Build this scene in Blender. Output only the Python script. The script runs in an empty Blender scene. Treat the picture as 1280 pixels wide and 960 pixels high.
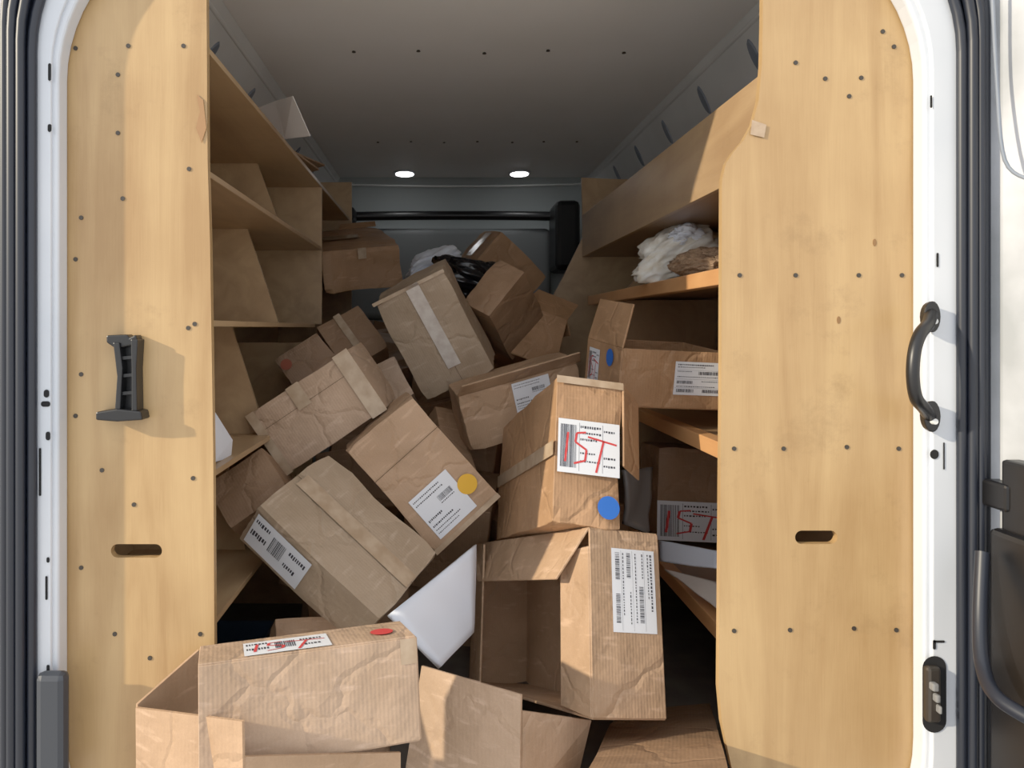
import bpy, bmesh, math, random
import numpy as np
from mathutils import Vector, Matrix, noise
random.seed(7)
F=924.0; VX,VY=550.0,410.0; CZ=.95
SC=bpy.context.scene
def W(px,py,d): return Vector(((px-VX)*d/F, d, CZ+(VY-py)*d/F))
# ------------------------------------------------------------------ materials
def new_mat(name):
    m=bpy.data.materials.new(name); m.use_nodes=True
    return m,m.node_tree.nodes,m.node_tree.links,m.node_tree.nodes['Principled BSDF']
def mat(name,c,rough=.6,metal=0,emit=None,es=1,c2=None,scale=6,bump=0,bscale=40,stretch=(1,1,1),coat=0,detail=4):
    m,N,L,b=new_mat(name)
    b.inputs['Base Color'].default_value=(*c,1); b.inputs['Roughness'].default_value=rough; b.inputs['Metallic'].default_value=metal
    if coat: b.inputs['Coat Weight'].default_value=coat; b.inputs['Coat Roughness'].default_value=.3
    if emit: b.inputs['Emission Color'].default_value=(*emit,1); b.inputs['Emission Strength'].default_value=es
    if c2 or bump:
        tc=N.new('ShaderNodeTexCoord'); mp=N.new('ShaderNodeMapping'); mp.inputs['Scale'].default_value=stretch
        L.new(tc.outputs['Object'],mp.inputs['Vector'])
    if c2:
        n=N.new('ShaderNodeTexNoise'); n.inputs['Scale'].default_value=scale; n.inputs['Detail'].default_value=detail
        L.new(mp.outputs[0],n.inputs['Vector'])
        r=N.new('ShaderNodeValToRGB'); r.color_ramp.elements[0].position=.35; r.color_ramp.elements[1].position=.65
        r.color_ramp.elements[0].color=(*c,1); r.color_ramp.elements[1].color=(*c2,1)
        L.new(n.outputs[0],r.inputs[0]); L.new(r.outputs[0],b.inputs['Base Color'])
    if bump:
        n2=N.new('ShaderNodeTexNoise'); n2.inputs['Scale'].default_value=bscale; n2.inputs['Detail'].default_value=3
        L.new(mp.outputs[0],n2.inputs['Vector'])
        bp=N.new('ShaderNodeBump'); bp.inputs['Strength'].default_value=bump; bp.inputs['Distance'].default_value=.01
        L.new(n2.outputs[0],bp.inputs['Height']); L.new(bp.outputs[0],b.inputs['Normal'])
    return m
def card(name,c):
    m,N,L,b=new_mat(name); b.inputs['Roughness'].default_value=.62
    tc=N.new('ShaderNodeTexCoord')
    n=N.new('ShaderNodeTexNoise'); n.inputs['Scale'].default_value=5; n.inputs['Detail'].default_value=8; n.inputs['Distortion'].default_value=.6; L.new(tc.outputs['Object'],n.inputs['Vector'])
    r=N.new('ShaderNodeValToRGB'); r.color_ramp.elements[0].position=.3; r.color_ramp.elements[1].position=.7
    r.color_ramp.elements[0].color=(c[0]*.78,c[1]*.75,c[2]*.70,1); r.color_ramp.elements[1].color=(c[0]*1.12,c[1]*1.12,c[2]*1.14,1)
    L.new(n.outputs[0],r.inputs[0])
    mp=N.new('ShaderNodeMapping'); mp.inputs['Scale'].default_value=(3,3,14); mp.inputs['Rotation'].default_value=(.3,.5,.2); L.new(tc.outputs['Object'],mp.inputs[0])
    sc=N.new('ShaderNodeTexNoise'); sc.inputs['Scale'].default_value=5; sc.inputs['Detail'].default_value=8; L.new(mp.outputs[0],sc.inputs['Vector'])
    sr_=N.new('ShaderNodeValToRGB'); sr_.color_ramp.elements[0].position=.58; sr_.color_ramp.elements[1].position=.70
    sr_.color_ramp.elements[0].color=(0,0,0,1); sr_.color_ramp.elements[1].color=(.5,.5,.5,1); L.new(sc.outputs[0],sr_.inputs[0])
    m2=N.new('ShaderNodeMixRGB'); L.new(sr_.outputs[0],m2.inputs[0]); L.new(r.outputs[0],m2.inputs[1]); m2.inputs[2].default_value=(c[0]*1.4,c[1]*1.45,c[2]*1.6,1)
    f=N.new('ShaderNodeTexNoise'); f.inputs['Scale'].default_value=350; f.inputs['Detail'].default_value=2; L.new(tc.outputs['Object'],f.inputs['Vector'])
    mx=N.new('ShaderNodeMixRGB'); mx.blend_type='OVERLAY'; mx.inputs[0].default_value=.12
    L.new(m2.outputs[0],mx.inputs[1]); L.new(f.outputs[0],mx.inputs[2]); L.new(mx.outputs[0],b.inputs['Base Color'])
    wv=N.new('ShaderNodeTexWave'); wv.inputs['Scale'].default_value=45; wv.bands_direction='X'; L.new(tc.outputs['Object'],wv.inputs['Vector'])
    n3=N.new('ShaderNodeTexNoise'); n3.inputs['Scale'].default_value=9; n3.inputs['Detail'].default_value=4; L.new(tc.outputs['Object'],n3.inputs['Vector'])
    vo=N.new('ShaderNodeTexVoronoi'); vo.feature='DISTANCE_TO_EDGE'; vo.inputs['Scale'].default_value=5; 
    dn=N.new('ShaderNodeMixRGB'); dn.inputs[0].default_value=.12; L.new(tc.outputs['Object'],dn.inputs[1]); L.new(n3.outputs[1],dn.inputs[2]); L.new(dn.outputs[0],vo.inputs['Vector'])
    vr=N.new('ShaderNodeMath'); vr.operation='MINIMUM'; vr.inputs[1].default_value=.05; L.new(vo.outputs['Distance'],vr.inputs[0])
    ad=N.new('ShaderNodeMath'); ad.operation='MULTIPLY_ADD'; ad.inputs[1].default_value=.012
    L.new(wv.outputs[1],ad.inputs[0]); L.new(n3.outputs[0],ad.inputs[2])
    ad2=N.new('ShaderNodeMath'); ad2.operation='MULTIPLY_ADD'; ad2.inputs[1].default_value=3.0; L.new(vr.outputs[0],ad2.inputs[0]); L.new(ad.outputs[0],ad2.inputs[2])
    bp=N.new('ShaderNodeBump'); bp.inputs['Strength'].default_value=.8; bp.inputs['Distance'].default_value=.016
    L.new(ad2.outputs[0],bp.inputs['Height']); L.new(bp.outputs[0],b.inputs['Normal'])
    return m
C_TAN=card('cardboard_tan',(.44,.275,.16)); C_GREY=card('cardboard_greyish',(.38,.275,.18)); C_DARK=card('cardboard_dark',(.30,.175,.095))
C_ORG=card('cardboard_orange',(.39,.215,.105)); C_PINK=card('cardboard_pale',(.47,.315,.205))
M_TAPE=mat('parcel_tape',(.38,.26,.16),.22,c2=(.50,.37,.25),scale=30)
M_TAPEW=mat('clear_tape',(.54,.46,.40),.22,c2=(.66,.60,.53),scale=40)
M_WHITE=mat('label_paper',(.76,.78,.82),.5); M_INK=mat('ink',(.03,.03,.04),.6); M_RED=mat('red_marker',(.60,.04,.04),.6)
M_DRED=mat('faded_red_sticker',(.34,.07,.03),.6)
M_YEL=mat('yellow_sticker',(.80,.42,.02),.5); M_BLUE=mat('blue_sticker',(.008,.11,.50),.5)
M_SEAM=mat('box_seam',(.08,.045,.02),.9)
def ply(name,c,c2,horizontal=False,rough=.36,dirt=False):
    m,N,L,b=new_mat(name); b.inputs['Roughness'].default_value=rough
    tc=N.new('ShaderNodeTexCoord'); mp=N.new('ShaderNodeMapping'); mp.inputs['Scale'].default_value=(7,7,.9) if not horizontal else (7,.9,7)
    L.new(tc.outputs['Object'],mp.inputs[0])
    n=N.new('ShaderNodeTexNoise'); n.inputs['Scale'].default_value=1.5; n.inputs['Detail'].default_value=8; n.inputs['Distortion'].default_value=1.4; L.new(mp.outputs[0],n.inputs['Vector'])
    n2=N.new('ShaderNodeTexNoise'); n2.inputs['Scale'].default_value=3; n2.inputs['Detail'].default_value=5; L.new(tc.outputs['Object'],n2.inputs['Vector'])
    mp2=N.new('ShaderNodeMapping'); mp2.inputs['Scale'].default_value=(160,160,6) if not horizontal else (160,6,160)
    L.new(tc.outputs['Object'],mp2.inputs[0])
    n3=N.new('ShaderNodeTexNoise'); n3.inputs['Scale'].default_value=2; n3.inputs['Detail'].default_value=4; L.new(mp2.outputs[0],n3.inputs['Vector'])
    a=N.new('ShaderNodeMath'); a.operation='ADD'; L.new(n.outputs[0],a.inputs[0]); L.new(n2.outputs[0],a.inputs[1])
    a2=N.new('ShaderNodeMath'); a2.operation='MULTIPLY_ADD'; a2.inputs[1].default_value=.16; L.new(n3.outputs[0],a2.inputs[0]); L.new(a.outputs[0],a2.inputs[2])
    r=N.new('ShaderNodeValToRGB')
    a3=N.new('ShaderNodeMath'); a3.operation='MULTIPLY_ADD'; a3.inputs[1].default_value=1.0; a3.inputs[2].default_value=-.56; L.new(a2.outputs[0],a3.inputs[0])
    r.color_ramp.elements[0].position=.28; r.color_ramp.elements[1].position=.74
    r.color_ramp.elements[0].color=(*c,1); r.color_ramp.elements[1].color=(*c2,1)
    L.new(a3.outputs[0],r.inputs[0]); out=r.outputs[0]
    if dirt:
        d1=N.new('ShaderNodeTexNoise'); d1.inputs['Scale'].default_value=7; d1.inputs['Detail'].default_value=12; d1.inputs['Roughness'].default_value=.75; L.new(tc.outputs['Object'],d1.inputs['Vector'])
        dr_=N.new('ShaderNodeValToRGB'); dr_.color_ramp.elements[0].position=.56; dr_.color_ramp.elements[1].position=.78
        dr_.color_ramp.elements[0].color=(0,0,0,1); dr_.color_ramp.elements[1].color=(.55,.55,.55,1); L.new(d1.outputs[0],dr_.inputs[0])
        mm=N.new('ShaderNodeMixRGB'); L.new(dr_.outputs[0],mm.inputs[0]); L.new(out,mm.inputs[1]); mm.inputs[2].default_value=(c[0]*.6,c[1]*.58,c[2]*.55,1); out=mm.outputs[0]
    L.new(out,b.inputs['Base Color'])
    bp=N.new('ShaderNodeBump'); bp.inputs['Strength'].default_value=.08; bp.inputs['Distance'].default_value=.003; L.new(n3.outputs[0],bp.inputs['Height']); L.new(bp.outputs[0],b.inputs['Normal'])
    return m
M_PLY=ply('birch_plywood',(.37,.215,.085),(.52,.335,.15),dirt=True); M_PLYS=ply('shelf_plywood',(.33,.20,.10),(.46,.30,.155),True,dirt=True)
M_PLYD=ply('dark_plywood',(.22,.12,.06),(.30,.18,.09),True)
M_TIMB=ply('pine_timber',(.50,.22,.08),(.66,.33,.13),True)
M_VAN=mat('white_van_paint',(.66,.69,.74),.3,c2=(.58,.62,.68),scale=3,coat=.4)
M_DIRT=mat('dirty_white_paint',(.60,.62,.66),.4,c2=(.36,.38,.40),scale=5,detail=9)
M_CEIL=mat('ceiling_lining',(.88,.87,.84),.5,c2=(.92,.91,.89),scale=2.5,bump=.06,bscale=6)
M_METAL=mat('grey_roof_rail',(.66,.67,.66),.4,c2=(.74,.75,.74),scale=4)
M_LIN=mat('cab_lining',(.52,.57,.57),.7)
M_SEAL=mat('rubber_seal',(.008,.011,.020),.42)
M_SEALG=mat('grey_seal',(.16,.19,.24),.5,c2=(.22,.25,.30),scale=8)
M_BLK=mat('black_plastic',(.004,.004,.005),.38); M_HOLE=mat('hole_dark',(.004,.004,.005),.9); M_STEEL=mat('steel_screw',(.07,.06,.05),.4,metal=.7)
M_FLOOR=mat('van_floor',(.08,.065,.055),.7,c2=(.13,.11,.09),scale=8)
M_BAGB=mat('black_bag_film',(.005,.005,.007),.2); M_BAGW=mat('white_bag_film',(.82,.80,.74),.28,c2=(.66,.58,.46),scale=4); M_MAIL=mat('white_mailer',(.76,.79,.86),.5,c2=(.70,.74,.82),scale=4)
M_LED=mat('led_lens',(1,1,1),.3,emit=(1,1,1),es=8)
# ------------------------------------------------------------------ mesh helpers
def link(me,name,mats,parent=None,smooth=False):
    o=bpy.data.objects.new(name,me); SC.collection.objects.link(o)
    for m in (mats if isinstance(mats,(list,tuple)) else [mats]): me.materials.append(m)
    if smooth:
        for p in me.polygons: p.use_smooth=True
    if parent: o.parent=parent
    return o
def bm_obj(bm,name,mats,parent=None,smooth=False):
    bmesh.ops.recalc_face_normals(bm,faces=bm.faces[:])
    me=bpy.data.meshes.new(name); bm.to_mesh(me); bm.free(); return link(me,name,mats,parent,smooth)
def empty(name,loc=(0,0,0)):
    o=bpy.data.objects.new(name,None); o.location=loc; SC.collection.objects.link(o); return o
def bevel(o,w=.002,s=2):
    m=o.modifiers.new('bevel','BEVEL'); m.width=w; m.segments=s; m.limit_method='ANGLE'; return o
def add_box(bm,a,b,mi=0):
    vs=[bm.verts.new((x,y,z)) for x in (a[0],b[0]) for y in (a[1],b[1]) for z in (a[2],b[2])]
    for f in ((0,1,3,2),(4,6,7,5),(0,4,5,1),(2,3,7,6),(0,2,6,4),(1,5,7,3)):
        fc=bm.faces.new([vs[i] for i in f]); fc.material_index=mi
def box(name,a,b,m,parent=None,bv=.002):
    bm=bmesh.new(); add_box(bm,a,b); o=bm_obj(bm,name,m,parent)
    if bv: bevel(o,bv)
    return o
def slab(bm,pts,t,mi=0):
    pts=[Vector(p) for p in pts]; n=(pts[1]-pts[0]).cross(pts[-1]-pts[0]).normalized()*t/2
    A=[bm.verts.new(p-n) for p in pts]; B=[bm.verts.new(p+n) for p in pts]; k=len(pts)
    fs=[bm.faces.new(A[::-1]),bm.faces.new(B)]
    for i in range(k): fs.append(bm.faces.new((A[i],A[(i+1)%k],B[(i+1)%k],B[i])))
    for f in fs: f.material_index=mi
def poly(name,pts,y0,y1,m,parent=None,bv=0):
    """extruded panel, outline given as (x,z) metres, front at y0, back at y1"""
    bm=bmesh.new()
    A=[bm.verts.new((x,y0,z)) for x,z in pts]; B=[bm.verts.new((x,y1,z)) for x,z in pts]; k=len(pts)
    bm.faces.new(A); bm.faces.new(B[::-1])
    for i in range(k): bm.faces.new((A[i],B[i],B[(i+1)%k],A[(i+1)%k]))
    o=bm_obj(bm,name,m,parent)
    if bv: bevel(o,bv)
    return o
def xz(px,py,d): p=W(px,py,d); return (p.x,p.z)
def tube(name,pts,r,m,parent=None,flat=None):
    cu=bpy.data.curves.new(name,'CURVE'); cu.dimensions='3D'; cu.bevel_depth=r; cu.bevel_resolution=3
    s=cu.splines.new('POLY'); s.points.add(len(pts)-1)
    for i,p in enumerate(pts): s.points[i].co=(*p,1)
    cu.use_fill_caps=True
    o=bpy.data.objects.new(name,cu); SC.collection.objects.link(o); cu.materials.append(m)
    dg=bpy.context.evaluated_depsgraph_get(); me=bpy.data.meshes.new_from_object(o.evaluated_get(dg))
    bpy.data.objects.remove(o); o=link(me,name,[],parent,True)
    if not me.materials: me.materials.append(m)
    return o
def smoothpath(P,n=6):
    P=[Vector(p) for p in P]; out=[]
    for i in range(len(P)-1):
        p0=P[max(i-1,0)];p1=P[i];p2=P[i+1];p3=P[min(i+2,len(P)-1)]
        for k in range(n):
            t=k/n; out.append(.5*((2*p1)+(p2-p0)*t+(2*p0-5*p1+4*p2-p3)*t*t+(3*p1-p0-3*p2+p3)*t**3))
    out.append(P[-1]); return out
def discs(name,centres,r,y0,y1,m,parent=None,n=10,sz=1.0):
    bm=bmesh.new()
    for c in centres:
        x,z=c[0],c[1]
        A=[bm.verts.new((x+r*math.cos(2*math.pi*i/n),y0,z+sz*r*math.sin(2*math.pi*i/n))) for i in range(n)]
        B=[bm.verts.new((x+r*math.cos(2*math.pi*i/n),y1,z+sz*r*math.sin(2*math.pi*i/n))) for i in range(n)]
        bm.faces.new(A)
        for i in range(n): bm.faces.new((A[i],B[i],B[(i+1)%n],A[(i+1)%n]))
    return bm_obj(bm,name,m,parent)
# ------------------------------------------------------------------ box pose solver (rigid cuboids)
def rx(a): c,s=math.cos(a),math.sin(a); return np.array([[1,0,0],[0,c,-s],[0,s,c]])
def ry(a): c,s=math.cos(a),math.sin(a); return np.array([[c,0,s],[0,1,0],[-s,0,c]])
def rz(a): c,s=math.cos(a),math.sin(a); return np.array([[c,-s,0],[s,c,0],[0,0,1]])
def rod(r):
    th=np.linalg.norm(r)
    if th<1e-9: return np.eye(3)
    k=r/th; K=np.array([[0,-k[2],k[1]],[k[2],0,-k[0]],[-k[1],k[0],0]])
    return np.eye(3)+math.sin(th)*K+(1-math.cos(th))*K@K
def fit(obs,d,dep,tilt):
    f=[np.array(obs[k],float) for k in ('ftl','ftr','fbr','fbl')]
    c=sum(f)/4
    w=(np.linalg.norm(f[1]-f[0])+np.linalg.norm(f[2]-f[3]))/2*d/F
    h=(np.linalg.norm(f[3]-f[0])+np.linalg.norm(f[2]-f[1]))/2*d/F
    v=(f[1]-f[0])+(f[2]-f[3]); a=math.atan2(-v[1],v[0])
    yaw,pit=map(math.radians,tilt)
    R0=rx(-pit)@rz(yaw)@ry(-a)
    C0=np.array([(c[0]-VX)*d/F,d,CZ+(VY-c[1])*d/F]); rw=.3 if len(obs)==4 else .8
    def unpack(p): return C0+p[:3]*0.1, rod(p[3:6])@R0, np.array([w,h,dep])*np.exp(p[6:9])
    def res(p):
        C,R,D=unpack(p); r=[]
        for k,o in obs.items():
            l=np.array([(-1 if k[2]=='l' else 1)*D[0]/2,(0 if k[0]=='f' else D[2]),(1 if k[1]=='t' else -1)*D[1]/2])
            q=C+R@l; y=max(q[1],.2)
            r+=[(VX+q[0]*F/y-o[0])/3,(VY-(q[2]-CZ)*F/y-o[1])/3]
        r+=[p[1]*0.1/.05]+list(p[3:6]/rw)+[p[6]/.5,p[7]/.5,p[8]/.25]
        return np.array(r)
    p=np.zeros(9); lam=1.0; r=res(p); cost=r@r
    for it in range(80):
        J=np.zeros((len(r),9))
        for j in range(9):
            q=p.copy(); q[j]+=1e-5; J[:,j]=(res(q)-r)/1e-5
        s=np.linalg.solve(J.T@J+lam*np.eye(9),-J.T@r)
        rn=res(p+s); cn=rn@rn
        if cn<cost: p=p+s; r=rn; cost=cn; lam=max(lam*.4,1e-6)
        else: lam=min(lam*4,1e6)
    C,R,D=unpack(p)
    return C+R@np.array([0,D[2]/2,0]),R,D
class Carton: pass
def pose(o,cen,R): 
    M=Matrix(R.tolist()).to_4x4(); M.translation=Vector(cen); o.matrix_world=M
def closed_mesh(bm,w,h,dp,amp=.009,seed=0):
    n=9; idx={}
    def V(i,j,k):
        key=(i,j,k)
        if key not in idx:
            x,y,z=(i/n-.5)*w,(j/n-.5)*dp,(k/n-.5)*h
            q=noise.noise_vector(Vector((x*6+seed*3.1,y*6,z*6)))
            e=abs(noise.noise(Vector((x*5+seed,y*5+9,z*5))))
            s=1-amp*1.6*e/max(min(w,h,dp),.05)
            ex=(i in(0,n))+(j in(0,n))+(k in(0,n))
            if ex==3: s*=1-.012-.03*random.random()
            elif ex==2: s*=1-.014*random.random()
            idx[key]=bm.verts.new((x*s+q.x*amp*.22,y*s+q.y*amp*.22,z*s+q.z*amp*.22))
        return idx[key]
    for a in range(n):
        for b in range(n):
            bm.faces.new((V(a,0,b),V(a+1,0,b),V(a+1,0,b+1),V(a,0,b+1)))
            bm.faces.new((V(a,n,b),V(a,n,b+1),V(a+1,n,b+1),V(a+1,n,b)))
            bm.faces.new((V(0,a,b),V(0,a,b+1),V(0,a+1,b+1),V(0,a+1,b)))
            bm.faces.new((V(n,a,b),V(n,a+1,b),V(n,a+1,b+1),V(n,a,b+1)))
            bm.faces.new((V(a,b,0),V(a,b+1,0),V(a+1,b+1,0),V(a+1,b,0)))
            bm.faces.new((V(a,b,n),V(a+1,b,n),V(a+1,b+1,n),V(a,b+1,n)))
def carton(obs,d,dep,tilt,m,openf=(),flaps=(),name='cardboard_box'):
    cen,R,D=fit(obs,d,dep,tilt); return carton_at(cen,R,D,m,openf,flaps,name)
def carton_at(cen,R,D,m,openf=(),flaps=(),name='cardboard_box'):
    w,h,dp=D; bm=bmesh.new(); sd=random.random()*50
    if not openf: closed_mesh(bm,w,h,dp,seed=sd)
    else:
        X,Y,Z=w/2,dp/2,h/2; t=.005
        walls=dict(front=[(-X,-Y,-Z),(X,-Y,-Z),(X,-Y,Z),(-X,-Y,Z)],back=[(-X,Y,-Z),(X,Y,-Z),(X,Y,Z),(-X,Y,Z)],
          left=[(-X,-Y,-Z),(-X,Y,-Z),(-X,Y,Z),(-X,-Y,Z)],right=[(X,-Y,-Z),(X,Y,-Z),(X,Y,Z),(X,-Y,Z)],
          top=[(-X,-Y,Z),(X,-Y,Z),(X,Y,Z),(-X,Y,Z)],bottom=[(-X,-Y,-Z),(X,-Y,-Z),(X,Y,-Z),(-X,Y,-Z)])
        for k,p in walls.items():
            if k not in openf: slab(bm,p,t)
    for fl in flaps: # fractions of half-extents
        e0,e1,dv,ln=fl[:4]; tp=fl[4] if len(fl)>4 else .03
        s=Vector((w/2,dp/2,h/2)); a=Vector(e0)*s; b=Vector(e1)*s; dv=Vector(dv).normalized()*ln; ti=(b-a)*tp
        slab(bm,[a,b,b-ti+dv,a+ti+dv],.005)
    o=bm_obj(bm,name,m); pose(o,cen,R)
    if openf or flaps: bevel(o,.0012,1)
    c=Carton(); c.o=o; c.w,c.h,c.dp=w,h,dp; c.lift=.0026 if not openf else .0032
    return c
def facept(c,face,u,v,off):
    w,h,dp=c.w,c.h,c.dp; off+=c.lift
    return {'front':Vector((-w/2+u*w,-dp/2-off,h/2-v*h)),'left':Vector((-w/2-off,dp/2-u*dp,h/2-v*h)),
     'right':Vector((w/2+off,-dp/2+u*dp,h/2-v*h)),'top':Vector((-w/2+u*w,dp/2-v*dp,h/2+off)),
     'bottom':Vector((-w/2+u*w,-dp/2+v*dp,-h/2-off))}[face]
def quads(c,face,Q,off,m,name):
    bm=bmesh.new()
    for q in Q: bm.faces.new([bm.verts.new(facept(c,face,u,v,off)) for u,v in q])
    return bm_obj(bm,name,m,c.o)
def rect(u0,v0,u1,v1): return [(u0,v0),(u1,v0),(u1,v1),(u0,v1)]
def tape(c,face,u0,v0,u1,v1,m=M_TAPE): quads(c,face,[rect(u0,v0,u1,v1)],.0004,m,'tape')
def seam(c,face,u0,v0,u1,v1): quads(c,face,[rect(u0,v0,u1,v1)],.0002,M_SEAM,'seam')
def dot(c,face,u,v,r,m):
    W_={'front':(c.w,c.h),'left':(c.dp,c.h),'right':(c.dp,c.h),'top':(c.w,c.dp),'bottom':(c.w,c.dp)}[face]
    quads(c,face,[[(u+r/W_[0]*math.cos(a*math.pi/14),v+r/W_[1]*math.sin(a*math.pi/14)) for a in range(28)]],.0018,m,'round_sticker')
def label(c,face,Lq,rot=0,kind='ship',seed=0,red=False):
    if not isinstance(Lq[0],(tuple,list)): Lq=rect(*Lq)
    quads(c,face,[Lq],.0008,M_WHITE,'paper_label')
    rnd=random.Random(seed)
    def mp(a,b):
        for _ in range(rot): a,b=1-b,a
        (x0,y0),(x1,y1),(x2,y2),(x3,y3)=Lq
        return ((x0*(1-a)+x1*a)*(1-b)+(x3*(1-a)+x2*a)*b,(y0*(1-a)+y1*a)*(1-b)+(y3*(1-a)+y2*a)*b)
    Q=[]
    def R_(a0,b0,a1,b1): Q.append([mp(a0,b0),mp(a1,b0),mp(a1,b1),mp(a0,b1)])
    def line(a0,a1,b,hh):
        a=a0
        while a<a1-.02:
            l=rnd.uniform(.015,.035); R_(a,b,min(a+l,a1),b+hh*rnd.uniform(.6,.85)); a+=l+.014
    def bars(a0,b0,a1,b1):
        a=a0
        while a<a1:
            l=rnd.choice((.005,.009,.014)); R_(a,b0,min(a+l,a1),b1); a+=l+rnd.choice((.006,.010))
    if kind=='ship':
        line(.05,.75,.07,.05); line(.05,.6,.15,.03)
        bars(.45,.28,.88,.38); line(.05,.35,.28,.03); line(.05,.9,.44,.03); bars(.05,.57,.35,.66); line(.52,.9,.57,.03)
        line(.05,.8,.73,.03); bars(.05,.82,.38,.92); bars(.55,.82,.9,.92)
        R_(.02,.25,.98,.254); R_(.02,.52,.98,.524); R_(.02,.78,.98,.784)
    elif kind=='text':
        for i in range(2): line(.05,.75,.08+i*.09,.035)
        bars(.5,.30,.85,.42); line(.5,.85,.45,.03); line(.05,.4,.56,.06); line(.05,.6,.70,.05); line(.05,.7,.80,.03); line(.05,.6,.88,.03)
    elif kind=='bar':
        bars(.04,.1,.30,.9); line(.36,.7,.1,.06); line(.36,.7,.22,.05); line(.36,.65,.34,.05); R_(.34,.05,.345,.95)
        line(.36,.6,.6,.04); line(.36,.7,.75,.04); line(.74,.95,.15,.05); line(.74,.95,.65,.05); line(.74,.95,.8,.05); R_(.72,.05,.725,.95)
    elif kind=='strip':
        line(.03,.3,.15,.16); line(.03,.3,.5,.2); bars(.36,.2,.6,.7); line(.66,.95,.2,.16); line(.66,.9,.6,.16)
    quads(c,face,Q,.0012,M_INK,'label_print')
    if red:
        Q.clear()
        for st in ([(.16,.25),(.12,.8)],[(.45,.22),(.30,.25),(.28,.42),(.46,.55),(.44,.75),(.26,.82)],[(.48,.30),(.95,.40)],[(.74,.34),(.62,.95)]):
            for (a,b),(a2,b2) in zip(st,st[1:]):
                l=math.hypot(a2-a,b2-b); nx,ny=-(b2-b)/l*.018,(a2-a)/l*.018
                Q.append([mp(a+nx,b+ny),mp(a2+nx,b2+ny),mp(a2-nx,b2-ny),mp(a-nx,b-ny)])
        quads(c,face,Q,.0015,M_RED,'red_marker_writing')
# ------------------------------------------------------------------ VAN SHELL
box('floor',(-.80,1.36,-.04),(1.0,4.9,0),M_FLOOR,bv=0)
box('wall_left',(-.86,1.37,0),(-.80,4.9,1.9),M_METAL,bv=0)
box('wall_right',(1.0,1.37,0),(1.06,4.9,1.9),M_METAL,bv=0)
c=box('ceiling',(-.60,1.37,1.85),(.88,4.42,1.88),M_CEIL,bv=.002)
bm=bmesh.new()
for d_,xs in ((2.41,(-.28,-.07,.145,.35,.60)),(3.58,(-.3,-.14,.02,.18,.35,.5,.66))):
    for x in xs:
        bmesh.ops.create_cone(bm,cap_ends=True,segments=10,radius1=.007,radius2=.005,depth=.004,matrix=Matrix.Translation((x,d_+random.uniform(-.02,.02),1.848)))
bm_obj(bm,'ceiling_screws',M_STEEL)
for nm,xa,xb in (('trim_1',-.60,-.80),('trim_2',.88,1.0)):
    bm=bmesh.new(); slab(bm,[(xa,1.37,1.86),(xa,4.8,1.86),(xb,4.8,1.60),(xb,1.37,1.60)],.01)
    o=bm_obj(bm,nm,M_METAL)
    bm=bmesh.new(); sx=(xb-xa)
    for k in range(7):
        y=1.75+k*.42; f=.42
        x=xa+sx*f; z=1.86-.26*f
        nrm=Vector((.26*(1 if sx<0 else -1),0,-abs(sx))).normalized()
        rot=nrm.to_track_quat('Z','Y').to_matrix().to_4x4()
        bmesh.ops.create_cone(bm,cap_ends=True,segments=16,radius1=.035,radius2=.03,depth=.006,matrix=Matrix.Translation(Vector((x,y,z))+nrm*.007)@rot@Matrix.Diagonal((.6,1.6,1,1)))
    bm_obj(bm,'rail_slots',M_SEALG,o)
    tube('rail_rib',[(xa+sx*.12,1.4,1.825),(xa+sx*.12,4.6,1.825)],.008,M_METAL,o)
bm=bmesh.new(); prof=[(4.42,1.865),(4.50,1.85),(4.58,1.81),(4.64,1.75),(4.68,1.68),(4.70,1.60),(4.72,1.2),(4.74,0)]
cols=[]
for i in range(13):
    x=-.80+1.8*i/12; bow=-.10*((x-.1)/.9)**2
    cols.append([bm.verts.new((x,y+bow,z)) for j,(y,z) in enumerate(prof)])
for a,b in zip(cols,cols[1:]):
    for j in range(len(prof)-1): bm.faces.new((a[j],b[j],b[j+1],a[j+1]))
wf=bm_obj(bm,'wall_front',M_LIN,smooth=True)
tube('lining_seam',[(-.75+1.7*i/12,4.55-.10*((-.75+1.7*i/12-.1)/.9)**2,1.822) for i in range(13)],.006,M_METAL,wf)
bar=tube('bulkhead_bar',[(-.62+1.45*i/12,4.5-.08*((-.62+1.45*i/12-.1)/.75)**2,1.635-.02*((-.62+1.45*i/12-.1)/.75)**2) for i in range(13)],.028,M_BLK)
box('bulkhead_bracket',(.66,4.2,1.28),(.80,4.5,1.68),M_BLK,bar,.03)
box('bulkhead_bracket',(-.66,4.3,1.58),(-.50,4.48,1.66),M_BLK,bar,.02)
o=box('bulkhead_panel',(-.56,4.50,1.0),(.68,4.60,1.56),mat('bulkhead_grey',(.20,.215,.22),.6),bv=.04); o.modifiers['bevel'].segments=5
for x in (-.205,.46):
    e=empty('ceiling_light',(x,4.28,1.846))
    bm=bmesh.new(); bmesh.ops.create_cone(bm,cap_ends=True,segments=24,radius1=.062,radius2=.066,depth=.010,matrix=Matrix.Diagonal((1,1.35,1,1))); bm_obj(bm,'rim',M_VAN,e,True)
    bm=bmesh.new(); bmesh.ops.create_cone(bm,cap_ends=True,segments=24,radius1=.052,radius2=.055,depth=.016,matrix=Matrix.Diagonal((1,1.3,1,1))); bm_obj(bm,'lens',M_LED,e,True)
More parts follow.
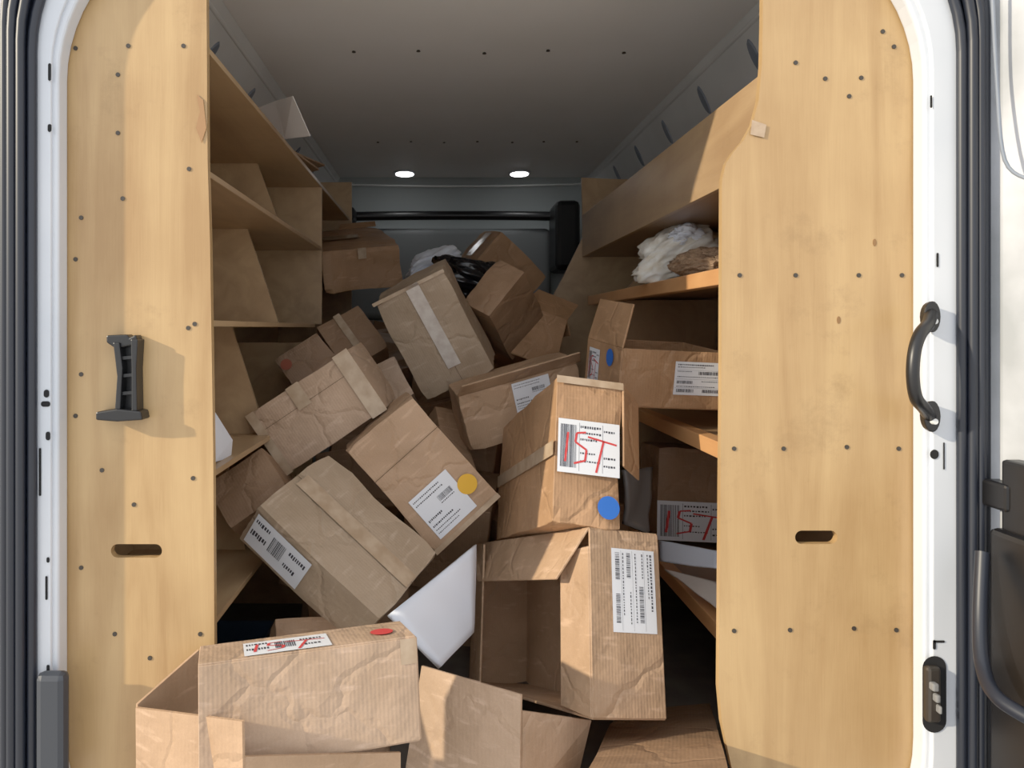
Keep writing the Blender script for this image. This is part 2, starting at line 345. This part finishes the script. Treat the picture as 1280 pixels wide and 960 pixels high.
# ------------------------------------------------------------------ rear door frame rings
def rr(x0,x1,z0,z1,r,n=14):
    P=[]
    for cx,cz,a0 in ((x1-r,z1-r,0),(x0+r,z1-r,90),(x0+r,z0+r,180),(x1-r,z0+r,270)):
        for i in range(n+1): a=math.radians(a0+90*i/n); P.append((cx+r*math.cos(a),cz+r*math.sin(a)))
    return P
def ring(name,A,B,rA,rB,y0,y1,m,parent=None,bv=.006):
    PA=rr(*A,rA); PB=rr(*B,rB); k=len(PA); bm=bmesh.new()
    L=[[bm.verts.new((x,y,z)) for x,z in P] for P,y in ((PA,y0),(PB,y0),(PB,y1),(PA,y1))]
    for s in range(4):
        a,b=L[s],L[(s+1)%4]
        for i in range(k): bm.faces.new((a[i],a[(i+1)%k],b[(i+1)%k],b[i]))
    o=bm_obj(bm,name,m,parent)
    if bv: bevel(o,bv,3)
    return o
fr=empty('rear_door_frame')
I=(-.684,.868,-.10,1.70); O1=(-.724,.926,-.14,1.75); O2=(-.772,.968,-.18,1.80)
ring('inner_lip',I,(-.70,.884,-.115,1.715),.30,.30,1.325,1.36,M_VAN,fr)
ring('white_jamb',(-.694,.878,-.11,1.71),O1,.30,.31,1.318,1.36,M_VAN,fr,bv=.003)
ring('body_outer',O2,(-1.0,1.2,-.4,2.1),.32,.1,1.33,1.37,M_DIRT,fr,bv=0)
for i in range(4):
    t=i/3; a=[O1[j]+(O2[j]-O1[j])*t for j in range(4)]
    P=[(x,1.312-.008*(i in(1,2)),z) for x,z in rr(*a,.31)]; P.append(P[0])
    o=tube('rubber_seal_rib',P,.0085,M_SEAL,fr)
ring('seal_bed',O1,O2,.31,.32,1.315,1.34,M_SEAL,fr,bv=0)
def slots(name,L,y,m,parent):
    bm=bmesh.new()
    for px,py,w,h,ang in L:
        p=W(px,py,y); w*=y/F; h*=y/F; r=min(w,h)/2; a=math.radians(ang); n=6; pts=[]
        for sx,sz,a0 in ((1,1,0),(-1,1,90),(-1,-1,180),(1,-1,270)):
            for i in range(n+1):
                t=math.radians(a0+90*i/n); pts.append((sx*(w/2-r)+r*math.cos(t),sz*(h/2-r)+r*math.sin(t)))
        V=[bm.verts.new((p.x+u*math.cos(a)-v*math.sin(a),y,p.z+u*math.sin(a)+v*math.cos(a))) for u,v in pts]
        bmesh.ops.remove_doubles(bm,verts=V,dist=1e-6)
        bm.faces.new([v for v in V if v.is_valid])
    return bm_obj(bm,name,m,parent)
slots('frame_slots',[(1164,127,3,16,0),(1172,325,3,18,0),(1168,568,11,12,0),(1180,570,2,34,0),(1168,806,4,12,0),(1174,802,14,3,0),
  (62,90,4,22,0),(62,160,5,10,0),(58,492,7,10,0),(60,545,6,11,0),(57,505,12,7,0),(50,590,3,60,0),(58,735,3,30,0),(60,838,4,14,0),(60,700,4,7,0)],1.3165,M_HOLE,fr)
slots('lock_recess',[(1168,868,30,96,0)],1.3162,M_HOLE,fr)
lk=box('lock_mechanism',(xz(1160,905,1.3)[0],1.300,xz(1163,905,1.3)[1]),(xz(1178,835,1.3)[0],1.317,xz(1180,835,1.3)[1]),M_STEEL,fr,.006)
for k in range(3): box('lock_part',(xz(1162+k*4,850+k*14,1.3)[0],1.29,xz(0,862+k*14,1.3)[1]),(xz(1170+k*2,0,1.3)[0],1.305,xz(0,852+k*14,1.3)[1]),mat('lock_grey',(.2,.2,.2),.4),fr,.003)
box('dark_catch_plate',(xz(46,0,1.3)[0],1.29,xz(0,990,1.3)[1]),(xz(84,0,1.3)[0],1.317,xz(0,840,1.3)[1]),mat('dark_grey_plate',(.03,.035,.045),.4),fr,.012)
# ------------------------------------------------------------------ plywood rear panels
d=1.36
def cutslot(o,px,py,w,h):
    p=W(px,py,d); w*=d/F; h*=d/F
    pts=[]
    for sx,a0 in ((1,-90),(-1,90)):
        for i in range(13): a=math.radians(a0+180*i/12); pts.append((p.x+sx*(w/2-h/2)+h/2*math.cos(a),p.z+h/2*math.sin(a)))
    cu=poly('cutter',pts,1.30,1.45,M_PLY)
    md=o.modifiers.new('hand_slot','BOOLEAN'); md.object=cu; md.solver='EXACT'
    dg=bpy.context.evaluated_depsgraph_get(); me=bpy.data.meshes.new_from_object(o.evaluated_get(dg)); o.modifiers.clear(); o.data=me
    bpy.data.objects.remove(cu)
lp=poly('plywood_side_panel',[xz(60,-100,d),xz(257,-100,d),xz(259,200,d),xz(262,300,d),xz(266,560,d),xz(269,990,d),xz(60,990,d)],1.362,1.377,M_PLY)
cutslot(lp,170,689,64,17)
curve=[(955,-100),(954,30),(953,80),(949,125),(941,155),(930,175),(917,190),(908,204),(903,225),(902,500),(899,860),(903,905),(915,960),(925,990)]
rp=poly('plywood_side_panel',[xz(x,y,d) for x,y in curve]+[xz(1165,990,d),xz(1165,-100,d)],1.362,1.377,M_PLY)
cutslot(rp,1021,672,53,17)
LS=[(147,93),(94,60),(229,57),(147,166),(236,211),(153,248),(101,272),(94,324),(235,410),(243,405),(160,57),(101,468),(94,520),(127,588),(167,631),(101,710),(143,793),(250,793),(187,823),(241,598)]
RS=[(995,78),(1032,98),(1077,97),(1104,39),(1118,58),(925,344),(995,344),(1074,344),(1128,344),(1062,120),(918,561),(980,561),(1059,559),(1124,561),(918,789),(988,788),(1068,786),(1121,788)]
discs('panel_screws',[xz(x,y,d) for x,y in LS],.0042,1.3605,1.364,M_STEEL,lp)
discs('panel_screws',[xz(x,y,d) for x,y in RS],.0042,1.3605,1.364,M_STEEL,rp)
discs('knot',[xz(1094,303,d),xz(1049,400,d)],.0035,1.3612,1.364,mat('knot',(.24,.12,.04),.6),rp,sz=2)
bm=bmesh.new(); slab(bm,[W(940,150,1.359),W(958,156,1.359),W(955,172,1.359),W(938,168,1.359)],.001); bm_obj(bm,'masking_tape',M_TAPE,rp)
bm=bmesh.new(); slab(bm,[W(246,118,1.360),W(254,125,1.360),W(258,160,1.360),W(252,178,1.360),W(245,160,1.360),W(250,140,1.360)],.001); bm_obj(bm,'splintered_patch',mat('splinter',(.33,.17,.07),.7),lp)
br=empty('black_plastic_holder',W(155,470,1.35))
def at(o,parent):
    o.parent=parent; o.matrix_parent_inverse=parent.matrix_world.inverted(); return o
bpy.context.view_layer.update()
dd=1.34
at(poly('base_flange',[xz(x,y,dd) for x,y in ((124,514),(150,510),(180,513),(182,524),(150,526),(124,524))],1.325,1.362,M_BLK,bv=.003),br)
at(poly('spine',[xz(x,y,dd) for x,y in ((146,430),(174,426),(172,460),(172,516),(146,516),(149,480),(150,450))],1.352,1.362,M_BLK,bv=.003),br)
at(poly('rib_a',[xz(x,y,dd) for x,y in ((144,428),(152,428),(156,460),(153,514),(146,514),(149,470))],1.33,1.362,M_BLK,bv=.002),br)
at(poly('rib_b',[xz(x,y,dd) for x,y in ((166,424),(175,424),(173,460),(174,516),(167,516),(167,460))],1.33,1.362,M_BLK,bv=.002),br)
at(poly('top_hook',[xz(x,y,dd) for x,y in ((134,419),(160,418),(163,422),(171,418),(174,430),(146,436),(134,428))],1.335,1.362,M_BLK,bv=.003),br)
for yy in (446,468,490): at(poly('web',[xz(x,y,dd) for x,y in ((150,yy),(170,yy-2),(170,yy+2),(150,yy+4))],1.335,1.362,M_BLK),br)
gh=empty('grab_handle',W(1155,460,1.30)); bpy.context.view_layer.update()
P=smoothpath([W(1164,392,1.30),W(1160,405,1.275),W(1150,418,1.255),W(1143,440,1.245),W(1141,470,1.243),W(1145,497,1.25),W(1155,510,1.275),W(1162,520,1.30)])
at(tube('grip',P,.0105,M_BLK),gh)
for py in (396,520):
    bm=bmesh.new(); p=W(1162,py,1.305)
    bmesh.ops.create_cone(bm,cap_ends=True,segments=20,radius1=.013,radius2=.015,depth=.018,matrix=Matrix.Translation(p)@Matrix.Rotation(math.pi/2,4,'X')@Matrix.Diagonal((1,1.9,1,1)))
    at(bevel(bm_obj(bm,'mount_pad',M_BLK),.003),gh)
    bm=bmesh.new(); bmesh.ops.create_cone(bm,cap_ends=True,segments=12,radius1=.006,radius2=.005,depth=.01,matrix=Matrix.Translation(p+Vector((0,-.011,-.008)))@Matrix.Rotation(math.pi/2,4,'X')); at(bm_obj(bm,'bolt',M_METAL),gh)
# ------------------------------------------------------------------ rear doors: right one open, left one folded back along the van side
for a,b,sg in (((.972,1.29),(1.22,.45),1),((-1.02,1.40),(-1.10,2.2),-1)):
    bm=bmesh.new(); n=Vector((b[1]-a[1],-(b[0]-a[0]),0)).normalized()*(-.05)
    A=Vector((*a,-.2));B=Vector((*b,-.2));U=Vector((0,0,1.95))
    vs=[bm.verts.new(p) for p in (A,B,B+U,A+U,A+n,B+n,B+n+U,A+n+U)]
    for f in ((0,1,2,3),(4,7,6,5),(0,4,5,1),(2,6,7,3),(1,5,6,2),(0,3,7,4)): bm.faces.new([vs[i] for i in f])
    dr=bevel(bm_obj(bm,'rear_door',M_DIRT),.01,3)
    if sg>0:
        at(box('hinge_block',(.955,1.18,xz(0,672,1.25)[1]),(1.02,1.26,xz(0,575,1.25)[1]),M_BLK,bv=.006),dr)
        at(box('hinge_arm',(.95,1.24,xz(0,640,1.25)[1]),(.99,1.30,xz(0,605,1.25)[1]),M_BLK,bv=.006),dr)
        at(box('door_lower_card',(.940,.9,.0),(1.03,1.27,xz(0,662,1.25)[1]),M_BLK,bv=.01),dr)
        at(tube('cable_conduit',smoothpath([W(1228,690,1.25),W(1225,770,1.22),W(1228,830,1.18),W(1245,870,1.13),W(1290,900,1.08)]),.011,M_SEAL),dr)
        at(tube('door_crease',smoothpath([W(1240,-20,1.25),W(1246,100,1.25),W(1256,200,1.22),W(1290,226,1.18)]),.003,M_SEALG),dr)
        at(box('rear_lamp',(.935,1.03,.16),(.98,1.09,.27),mat('red_lamp',(.6,.02,.02),.2),bv=.01),dr)
# ------------------------------------------------------------------ shelving, left
sl=empty('left_shelving_unit')
XE,XW=-.44,-.80
for z,y1 in ((1.485,3.6),(1.25,2.75),(.965,2.6),(.672,2.5),(.38,2.4)):
    box('shelf',(XW,1.378,z-.012),(XE,y1,z),M_PLYS,sl,.001)
def divider(par,y,z0,z1,xa,xb0,xb1,m=M_PLYS):
    poly('divider',[(xa,z0),(xb0,z0),(xb1,z1),(xa,z1)],y,y+.012,m,par)
divider(sl,2.15,.965,1.238,XW,-.47,-.56); divider(sl,2.35,1.25,1.473,XW,-.50,-.58); divider(sl,1.95,.672,.953,XW,-.46,-.55)
divider(sl,2.75,.965,1.473,XW,XE,XE); divider(sl,1.9,.38,.66,XW,-.50,-.56); divider(sl,3.6,.4,1.66,XW,-.43,-.43)
divider(sl,3.05,1.25,1.473,XW,-.5,-.56); divider(sl,2.55,0,.9,XW,XE,XE)
box('back_board',(XW+.001,1.4,.3),(XW+.012,3.6,1.56),M_PLYS,sl,0)
M_PINKP=mat('paper_pinkish',(.86,.80,.75),.6)
bm=bmesh.new()
slab(bm,[W(322,135,2.35),W(345,126,2.27),W(356,176,2.3),W(336,160,2.38)],.002); slab(bm,[W(345,126,2.27),W(366,120,2.15),W(388,170,2.2),W(356,174,2.3)],.002)
bm_obj(bm,'paper_sheet',M_PINKP)
bm=bmesh.new(); slab(bm,[(-.70,2.3,1.49),(-.46,2.25,1.50),(-.45,2.75,1.54),(-.70,2.8,1.50)],.006); slab(bm,[(-.74,2.5,1.50),(-.50,2.45,1.54),(-.46,2.95,1.60),(-.72,3.0,1.54)],.006); bm_obj(bm,'flattened_cardboard',C_TAN)
bm=bmesh.new(); slab(bm,[W(266,512,1.50),W(290,550,1.62),W(288,572,1.62),W(266,578,1.50)],.003); bm_obj(bm,'envelope',M_MAIL)
# ------------------------------------------------------------------ shelving, right
sr=empty('right_shelving_unit')
XR=.60
box('shelf_lip',(XR,1.378,1.25),(XR+.015,3.12,1.425),M_PLYS,sr,.001)
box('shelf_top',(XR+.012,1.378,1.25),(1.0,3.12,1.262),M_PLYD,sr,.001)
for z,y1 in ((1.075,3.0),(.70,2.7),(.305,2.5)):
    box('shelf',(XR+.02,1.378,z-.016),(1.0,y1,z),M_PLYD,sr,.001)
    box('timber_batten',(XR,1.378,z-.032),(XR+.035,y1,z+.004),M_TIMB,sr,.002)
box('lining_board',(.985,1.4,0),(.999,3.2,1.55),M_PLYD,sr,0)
P=[(727,222),(775,224),(960,224),(960,640),(700,640),(690,372),(702,350),(716,322),(729,296),(728,262)]
poly('end_panel',[xz(x,y,3.13) for x,y in P],3.13,3.145,M_PLYS,sr)
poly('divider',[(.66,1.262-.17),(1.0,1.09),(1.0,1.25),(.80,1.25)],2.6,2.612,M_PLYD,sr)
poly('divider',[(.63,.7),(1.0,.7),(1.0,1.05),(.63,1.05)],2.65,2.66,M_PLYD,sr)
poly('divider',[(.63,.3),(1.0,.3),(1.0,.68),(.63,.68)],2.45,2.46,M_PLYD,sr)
# ------------------------------------------------------------------ CARTONS
c=carton(dict(ftl=(398,317),ftr=(503,303),fbr=(511,357),fbl=(403,369),btl=(390,284),btr=(462,286)),2.9,.30,(0,-25),C_ORG,
   flaps=[((-.1,.9,1),(1,.9,1),(.2,1,.25),.06)])
tape(c,'front',.45,0,.55,.25); tape(c,'top',.0,.42,.6,.58)
c=carton(dict(ftl=(462,379),ftr=(556,337),fbr=(619,463),fbl=(537,503)),2.25,.16,(-18,10),C_GREY)
tape(c,'front',.46,0,.64,.80,M_TAPEW); seam(c,'front',.55,0,.555,1); tape(c,'front',0,.0,1,.03)
c=carton(dict(ftl=(310,520),ftr=(432,434),fbr=(485,512),fbl=(355,597),bbr=(498,494)),1.9,.2,(-15,25),C_PINK)
tape(c,'front',.40,0,.52,.35); seam(c,'front',0,.30,1,.306); tape(c,'front',.86,.0,1,1); tape(c,'front',0,0,.08,1)
c=carton(dict(ftl=(430,566),ftr=(517,491),fbr=(624,622),fbl=(548,692)),1.85,.14,(0,28),C_TAN)
label(c,'front',(.15,.57,.72,.93),rot=0,kind='text',seed=3); dot(c,'front',.80,.76,.026,M_YEL); seam(c,'front',0,.30,1,.304); tape(c,'front',0,.96,1,1)
c=carton(dict(ftl=(320,632),ftr=(412,562),fbr=(548,692),fbl=(478,777),btl=(297,672)),1.68,.16,(15,28),C_GREY)
tape(c,'front',.43,.05,.60,.98,M_TAPE); seam(c,'front',.51,0,.516,1); label(c,'left',(.12,.04,.88,.48),rot=1,kind='strip',seed=4)
c=carton(dict(ftl=(697,467),ftr=(779,480),fbr=(779,660),fbl=(689,661),btl=(628,535),bbl=(618,676)),1.6,.26,(30,0),C_ORG,
   flaps=[((1,-1,1),(1,-1,-.15),(.35,.3,-.15),.075)])
label(c,'front',(.04,.30,.94,.66),kind='bar',seed=5,red=True); dot(c,'front',.78,.86,.024,M_BLUE); tape(c,'left',.0,.45,1,.55); tape(c,'front',0,.0,1,.05)
c=carton(dict(ftl=(735,656),ftr=(822,672),fbr=(831,898),fbl=(741,900),btl=(592,683),bbl=(589,852)),1.5,.36,(35,0),C_TAN,openf=('left',),
   flaps=[((-1,-1,1),(-1,1,1),(-.35,-.30,-.85),.115,.16),((-1,-1,-1),(-1,-1,.80),(-.1,1,0),.10),((-1,1,-1),(-1,1,1),(-.25,-1,0),.17)])
label(c,'front',(.30,.10,.92,.56),rot=1,kind='ship',seed=6)
c=carton(dict(ftl=(246,832),ftr=(522,796),fbr=(523,925),fbl=(250,972),btl=(250,811),btr=(500,777)),1.20,.13,(0,-10),C_PINK,openf=('left',))
label(c,'top',(.20,.25,.60,.95),kind='strip',seed=8,red=True); dot(c,'top',.86,.6,.020,M_RED); tape(c,'front',.92,.0,1,.25)
c=carton(dict(ftl=(782,878),ftr=(885,862),fbr=(915,975),fbl=(722,975)),1.6,.2,(0,55),C_DARK)  # dark cardboard colour stands in for the shadow on this box
c=carton(dict(ftl=(572,497),ftr=(727,449),fbr=(739,522),fbl=(588,566)),2.15,.18,(0,10),C_TAN,flaps=[((-1,-1,1),(1,-1,1),(0,-.5,.5),.05)])
label(c,'front',(.42,.05,.72,.55),kind='text',seed=9)
c=carton(dict(ftl=(656,374),ftr=(712,402),fbr=(690,458),fbl=(634,446),btl=(607,395),bbl=(600,440)),2.6,.2,(20,0),C_ORG,openf=('top',),
   flaps=[((-1,-1,1),(1,-1,1),(.55,.5,.75),.12),((1,-1,1),(1,1,1),(.6,.2,-.6),.06)])
c=carton(dict(ftl=(595,327),ftr=(626,285),fbr=(683,349),fbl=(655,378),btl=(567,322),btr=(608,289)),3.0,.25,(10,0),C_ORG)
tape(c,'top',.1,.35,.9,.65,M_TAPEW)
c=carton(dict(ftl=(782,431),ftr=(903,436),fbr=(903,517),fbl=(776,513),btl=(731,432),bbl=(728,475),btr=(862,429)),1.8,.26,(15,0),C_ORG,openf=('top',),
   flaps=[((-1,-1,1),(-1,1,1),(.25,.1,1),.11)])
label(c,'front',(.50,.18,1.0,.76),kind='ship',seed=13); dot(c,'left',.72,.22,.022,M_BLUE); label(c,'left',(.1,.15,.42,.8),kind='bar',seed=14,red=True)
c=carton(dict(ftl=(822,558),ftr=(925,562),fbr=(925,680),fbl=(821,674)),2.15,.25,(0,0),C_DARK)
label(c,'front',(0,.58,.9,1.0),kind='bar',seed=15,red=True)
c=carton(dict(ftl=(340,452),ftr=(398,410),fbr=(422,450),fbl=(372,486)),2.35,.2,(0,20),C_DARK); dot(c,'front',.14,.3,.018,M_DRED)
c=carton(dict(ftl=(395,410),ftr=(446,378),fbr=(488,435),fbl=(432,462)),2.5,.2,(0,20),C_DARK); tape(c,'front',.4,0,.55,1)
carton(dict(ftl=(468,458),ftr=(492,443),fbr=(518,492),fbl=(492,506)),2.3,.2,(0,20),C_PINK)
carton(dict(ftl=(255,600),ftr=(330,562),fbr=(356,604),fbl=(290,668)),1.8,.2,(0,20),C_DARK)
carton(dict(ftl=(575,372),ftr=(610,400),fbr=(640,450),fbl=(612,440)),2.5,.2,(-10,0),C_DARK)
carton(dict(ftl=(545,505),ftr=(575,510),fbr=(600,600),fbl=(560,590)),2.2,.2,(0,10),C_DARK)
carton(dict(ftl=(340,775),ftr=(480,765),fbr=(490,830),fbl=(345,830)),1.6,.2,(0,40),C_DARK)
o_=bmesh.new()
slab(o_,[W(528,832,1.50),W(652,868,1.36),W(650,1010,1.34),W(500,1010,1.48)],.005)
slab(o_,[W(652,888,1.37),W(738,900,1.49),W(712,1010,1.52),W(650,1010,1.36)],.005)
slab(o_,[W(528,836,1.51),W(600,852,1.62),W(648,890,1.55),W(650,1010,1.56),W(520,1010,1.6)],.005)
bm_obj(o_,'open_cardboard_box',C_PINK)
o_=bmesh.new()
slab(o_,[W(171,884,1.24),W(304,901,1.12),W(306,1010,1.12),W(172,1010,1.24)],.005)
slab(o_,[W(171,880,1.245),W(248,812,1.335),W(250,1010,1.335),W(172,1010,1.245)],.005)
slab(o_,[W(304,945,1.125),W(500,940,1.24),W(500,1010,1.24),W(304,1010,1.12)],.005)
bm_obj(o_,'open_cardboard_box',C_TAN)
# blue crate deep in the lower left
bm=bmesh.new()
X0,Y0=-.62,1.72
for p in ([(0,0,0),(.18,0,0),(.18,0,.16),(0,0,.16)],[(0,.25,0),(.18,.25,0),(.18,.25,.16),(0,.25,.16)],[(0,0,0),(0,.25,0),(0,.25,.16),(0,0,.16)],[(.18,0,0),(.18,.25,0),(.18,.25,.16),(.18,0,.16)],[(0,0,0),(.18,0,0),(.18,.25,0),(0,.25,0)],[(-.01,-.01,.15),(.19,-.01,.15),(.19,.0,.15),(-.01,.0,.15)]):
    slab(bm,[(X0+a,Y0+b,.01+c_) for a,b,c_ in p],.006)
bm_obj(bm,'blue_plastic_crate',mat('blue_plastic',(.015,.03,.06),.4))
# filler pile (one mass)
bm=bmesh.new(); rnd=random.Random(11)
def surf(x,y):
    if x>-.1: return float(np.interp(y,[1.4,2.1,2.25,2.5,3.0,3.6,4.3],[.08,.10,.44,.60,.84,.97,1.0]))
    return float(np.interp(y,[1.4,1.7,2.0,2.5,3.0,3.6,4.3],[.06,.12,.32,.60,.86,.98,1.0]))
y=1.60
while y<4.3:
    for x in (-.26,.04,.32,.48):
        h=.28; w_=rnd.uniform(.24,.32); l_=rnd.uniform(.2,.3); zt=surf(x,y)-rnd.uniform(.0,.10)
        while zt>.05:
            M=Matrix.Translation((x+rnd.uniform(-.03,.03)*(1 if x<.45 else 0),y+rnd.uniform(-.05,.05),zt-h/2))@Matrix.Rotation(rnd.uniform(-.4,.4),4,'Z')@Matrix.Rotation(rnd.uniform(-.25,.25),4,'X')@Matrix.Rotation(rnd.uniform(-.2,.2),4,'Y')
            bmesh.ops.create_cube(bm,size=1,matrix=M@Matrix.Diagonal((min(w_,.34 if x<.45 else .15),l_,h,1)))
            zt-=.27
    y+=.24
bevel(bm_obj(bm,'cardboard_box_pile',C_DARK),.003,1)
# ------------------------------------------------------------------ bags
def blob(name,loc,sc,m,seed=0,amp=.35,rot=(0,0,0),fr_=2.2,smooth=False,ridge=False):
    bm=bmesh.new(); bmesh.ops.create_icosphere(bm,subdivisions=5,radius=1)
    for v in bm.verts:
        p=v.co.copy(); n=p.normalized()
        if ridge:
            q=Vector((p.x*1.0,p.y*2.2,p.z*2.6))
            a=noise.noise(p*1.1+Vector((seed,0,0)))*amp+(.22-abs(noise.noise(q*1.3+Vector((0,seed,0)))))*amp*.9+(.2-abs(noise.noise(q*2.9+Vector((3,seed,0)))))*amp*.4
        else:
            a=noise.noise(p*1.2+Vector((seed,0,0)))*amp+(abs(noise.noise(p*fr_+Vector((0,seed,0))))-.25)*amp*.9+(abs(noise.noise(p*fr_*2.6+Vector((0,seed,5))))-.2)*amp*.45
        v.co=n*(1+a)
    o=bm_obj(bm,name,m,smooth=smooth); o.location=loc; o.scale=sc; o.rotation_euler=rot; return o
blob('black_plastic_bag',W(602,356,2.72),(.165,.12,.085),M_BAGB,3,rot=(0,.3,0),smooth=True,ridge=True,amp=.5)
blob('white_plastic_bag',W(540,331,2.95),(.10,.09,.055),M_MAIL,8,rot=(0,-.4,0),smooth=True,ridge=True,amp=.4)
blob('white_plastic_bag',W(824,324,2.2)+Vector((.055,0,.015)),(.135,.12,.078),M_BAGW,5,rot=(0,-.42,0),amp=.42,smooth=True,ridge=True)
blob('white_plastic_bag',W(858,293,2.10),(.040,.035,.030),M_MAIL,15,smooth=True,ridge=True,amp=.5)
blob('cloth_bundle',W(882,332,1.95),(.075,.12,.04),C_TAN,6,smooth=True,ridge=True)
def mailer(name,corners,m,t=.012,n=10,amp=.006):
    bm=bmesh.new(); g=[[None]*(n+1) for _ in range(n+1)]
    a,b,c_,d_=[Vector(p) for p in corners]; nn=(b-a).cross(d_-a).normalized()
    for i in range(n+1):
        for j in range(n+1):
            u,v=i/n,j/n; p=(a*(1-u)+b*u)*(1-v)+(d_*(1-u)+c_*u)*v
            g[i][j]=bm.verts.new(p+nn*(noise.noise(p*14)*amp))
    for i in range(n):
        for j in range(n): bm.faces.new((g[i][j],g[i+1][j],g[i+1][j+1],g[i][j+1]))
    o=bm_obj(bm,name,m,smooth=True); s=o.modifiers.new('solid','SOLIDIFY'); s.thickness=t; return o
mailer('white_paper_mailer',[W(484,770,1.56),W(592,682,1.78),W(588,790,1.68),W(548,836,1.55)],M_MAIL)
mailer('paper_sheets',[W(824,676,1.95),W(900,690,1.75),W(900,712,1.70),W(826,702,1.9)],M_MAIL,t=.004)
mailer('paper_sheets',[W(830,712,1.85),W(900,730,1.7),W(900,765,1.62),W(838,716,1.83)],mat('beige_paper',(.55,.47,.40),.6),t=.004)
mailer('clear_plastic_wrap',[W(778,588,1.9),W(812,584,2.0),W(806,668,1.95),W(780,655,1.9)],mat('grey_film',(.20,.19,.18),.15),amp=.012)
g=box('ground',(-8,-10,-.62),(10,12,-.6),mat('lightened_ground',(.50,.48,.45),.9,c2=(.58,.56,.53),scale=3),bv=0)  # out-of-view ground, colour lightened to bounce more light onto the ceiling
# ------------------------------------------------------------------ light
w=bpy.data.worlds.new('sky'); SC.world=w; w.use_nodes=True
w.node_tree.nodes['Background'].inputs[0].default_value=(.92,.95,1,1); w.node_tree.nodes['Background'].inputs[1].default_value=1.2
sun=bpy.data.lights.new('sun','SUN'); sun.energy=4.2; sun.angle=.02; sun.color=(1,.87,.66)
so=bpy.data.objects.new('sun',sun); SC.collection.objects.link(so)
dirv=Vector((1,.42,-.42)); so.rotation_euler=dirv.to_track_quat('-Z','Y').to_euler()
SC.view_settings.view_transform='Standard'; SC.view_settings.exposure=0; SC.view_settings.gamma=1.18
cam=bpy.data.cameras.new('camera'); co=bpy.data.objects.new('camera',cam); SC.collection.objects.link(co)
co.location=(0,0,CZ); co.rotation_euler=(math.pi/2,0,0); cam.lens=36*F/1280; cam.shift_x=90/1280; cam.shift_y=-70/1280; cam.clip_start=.02
SC.camera=co
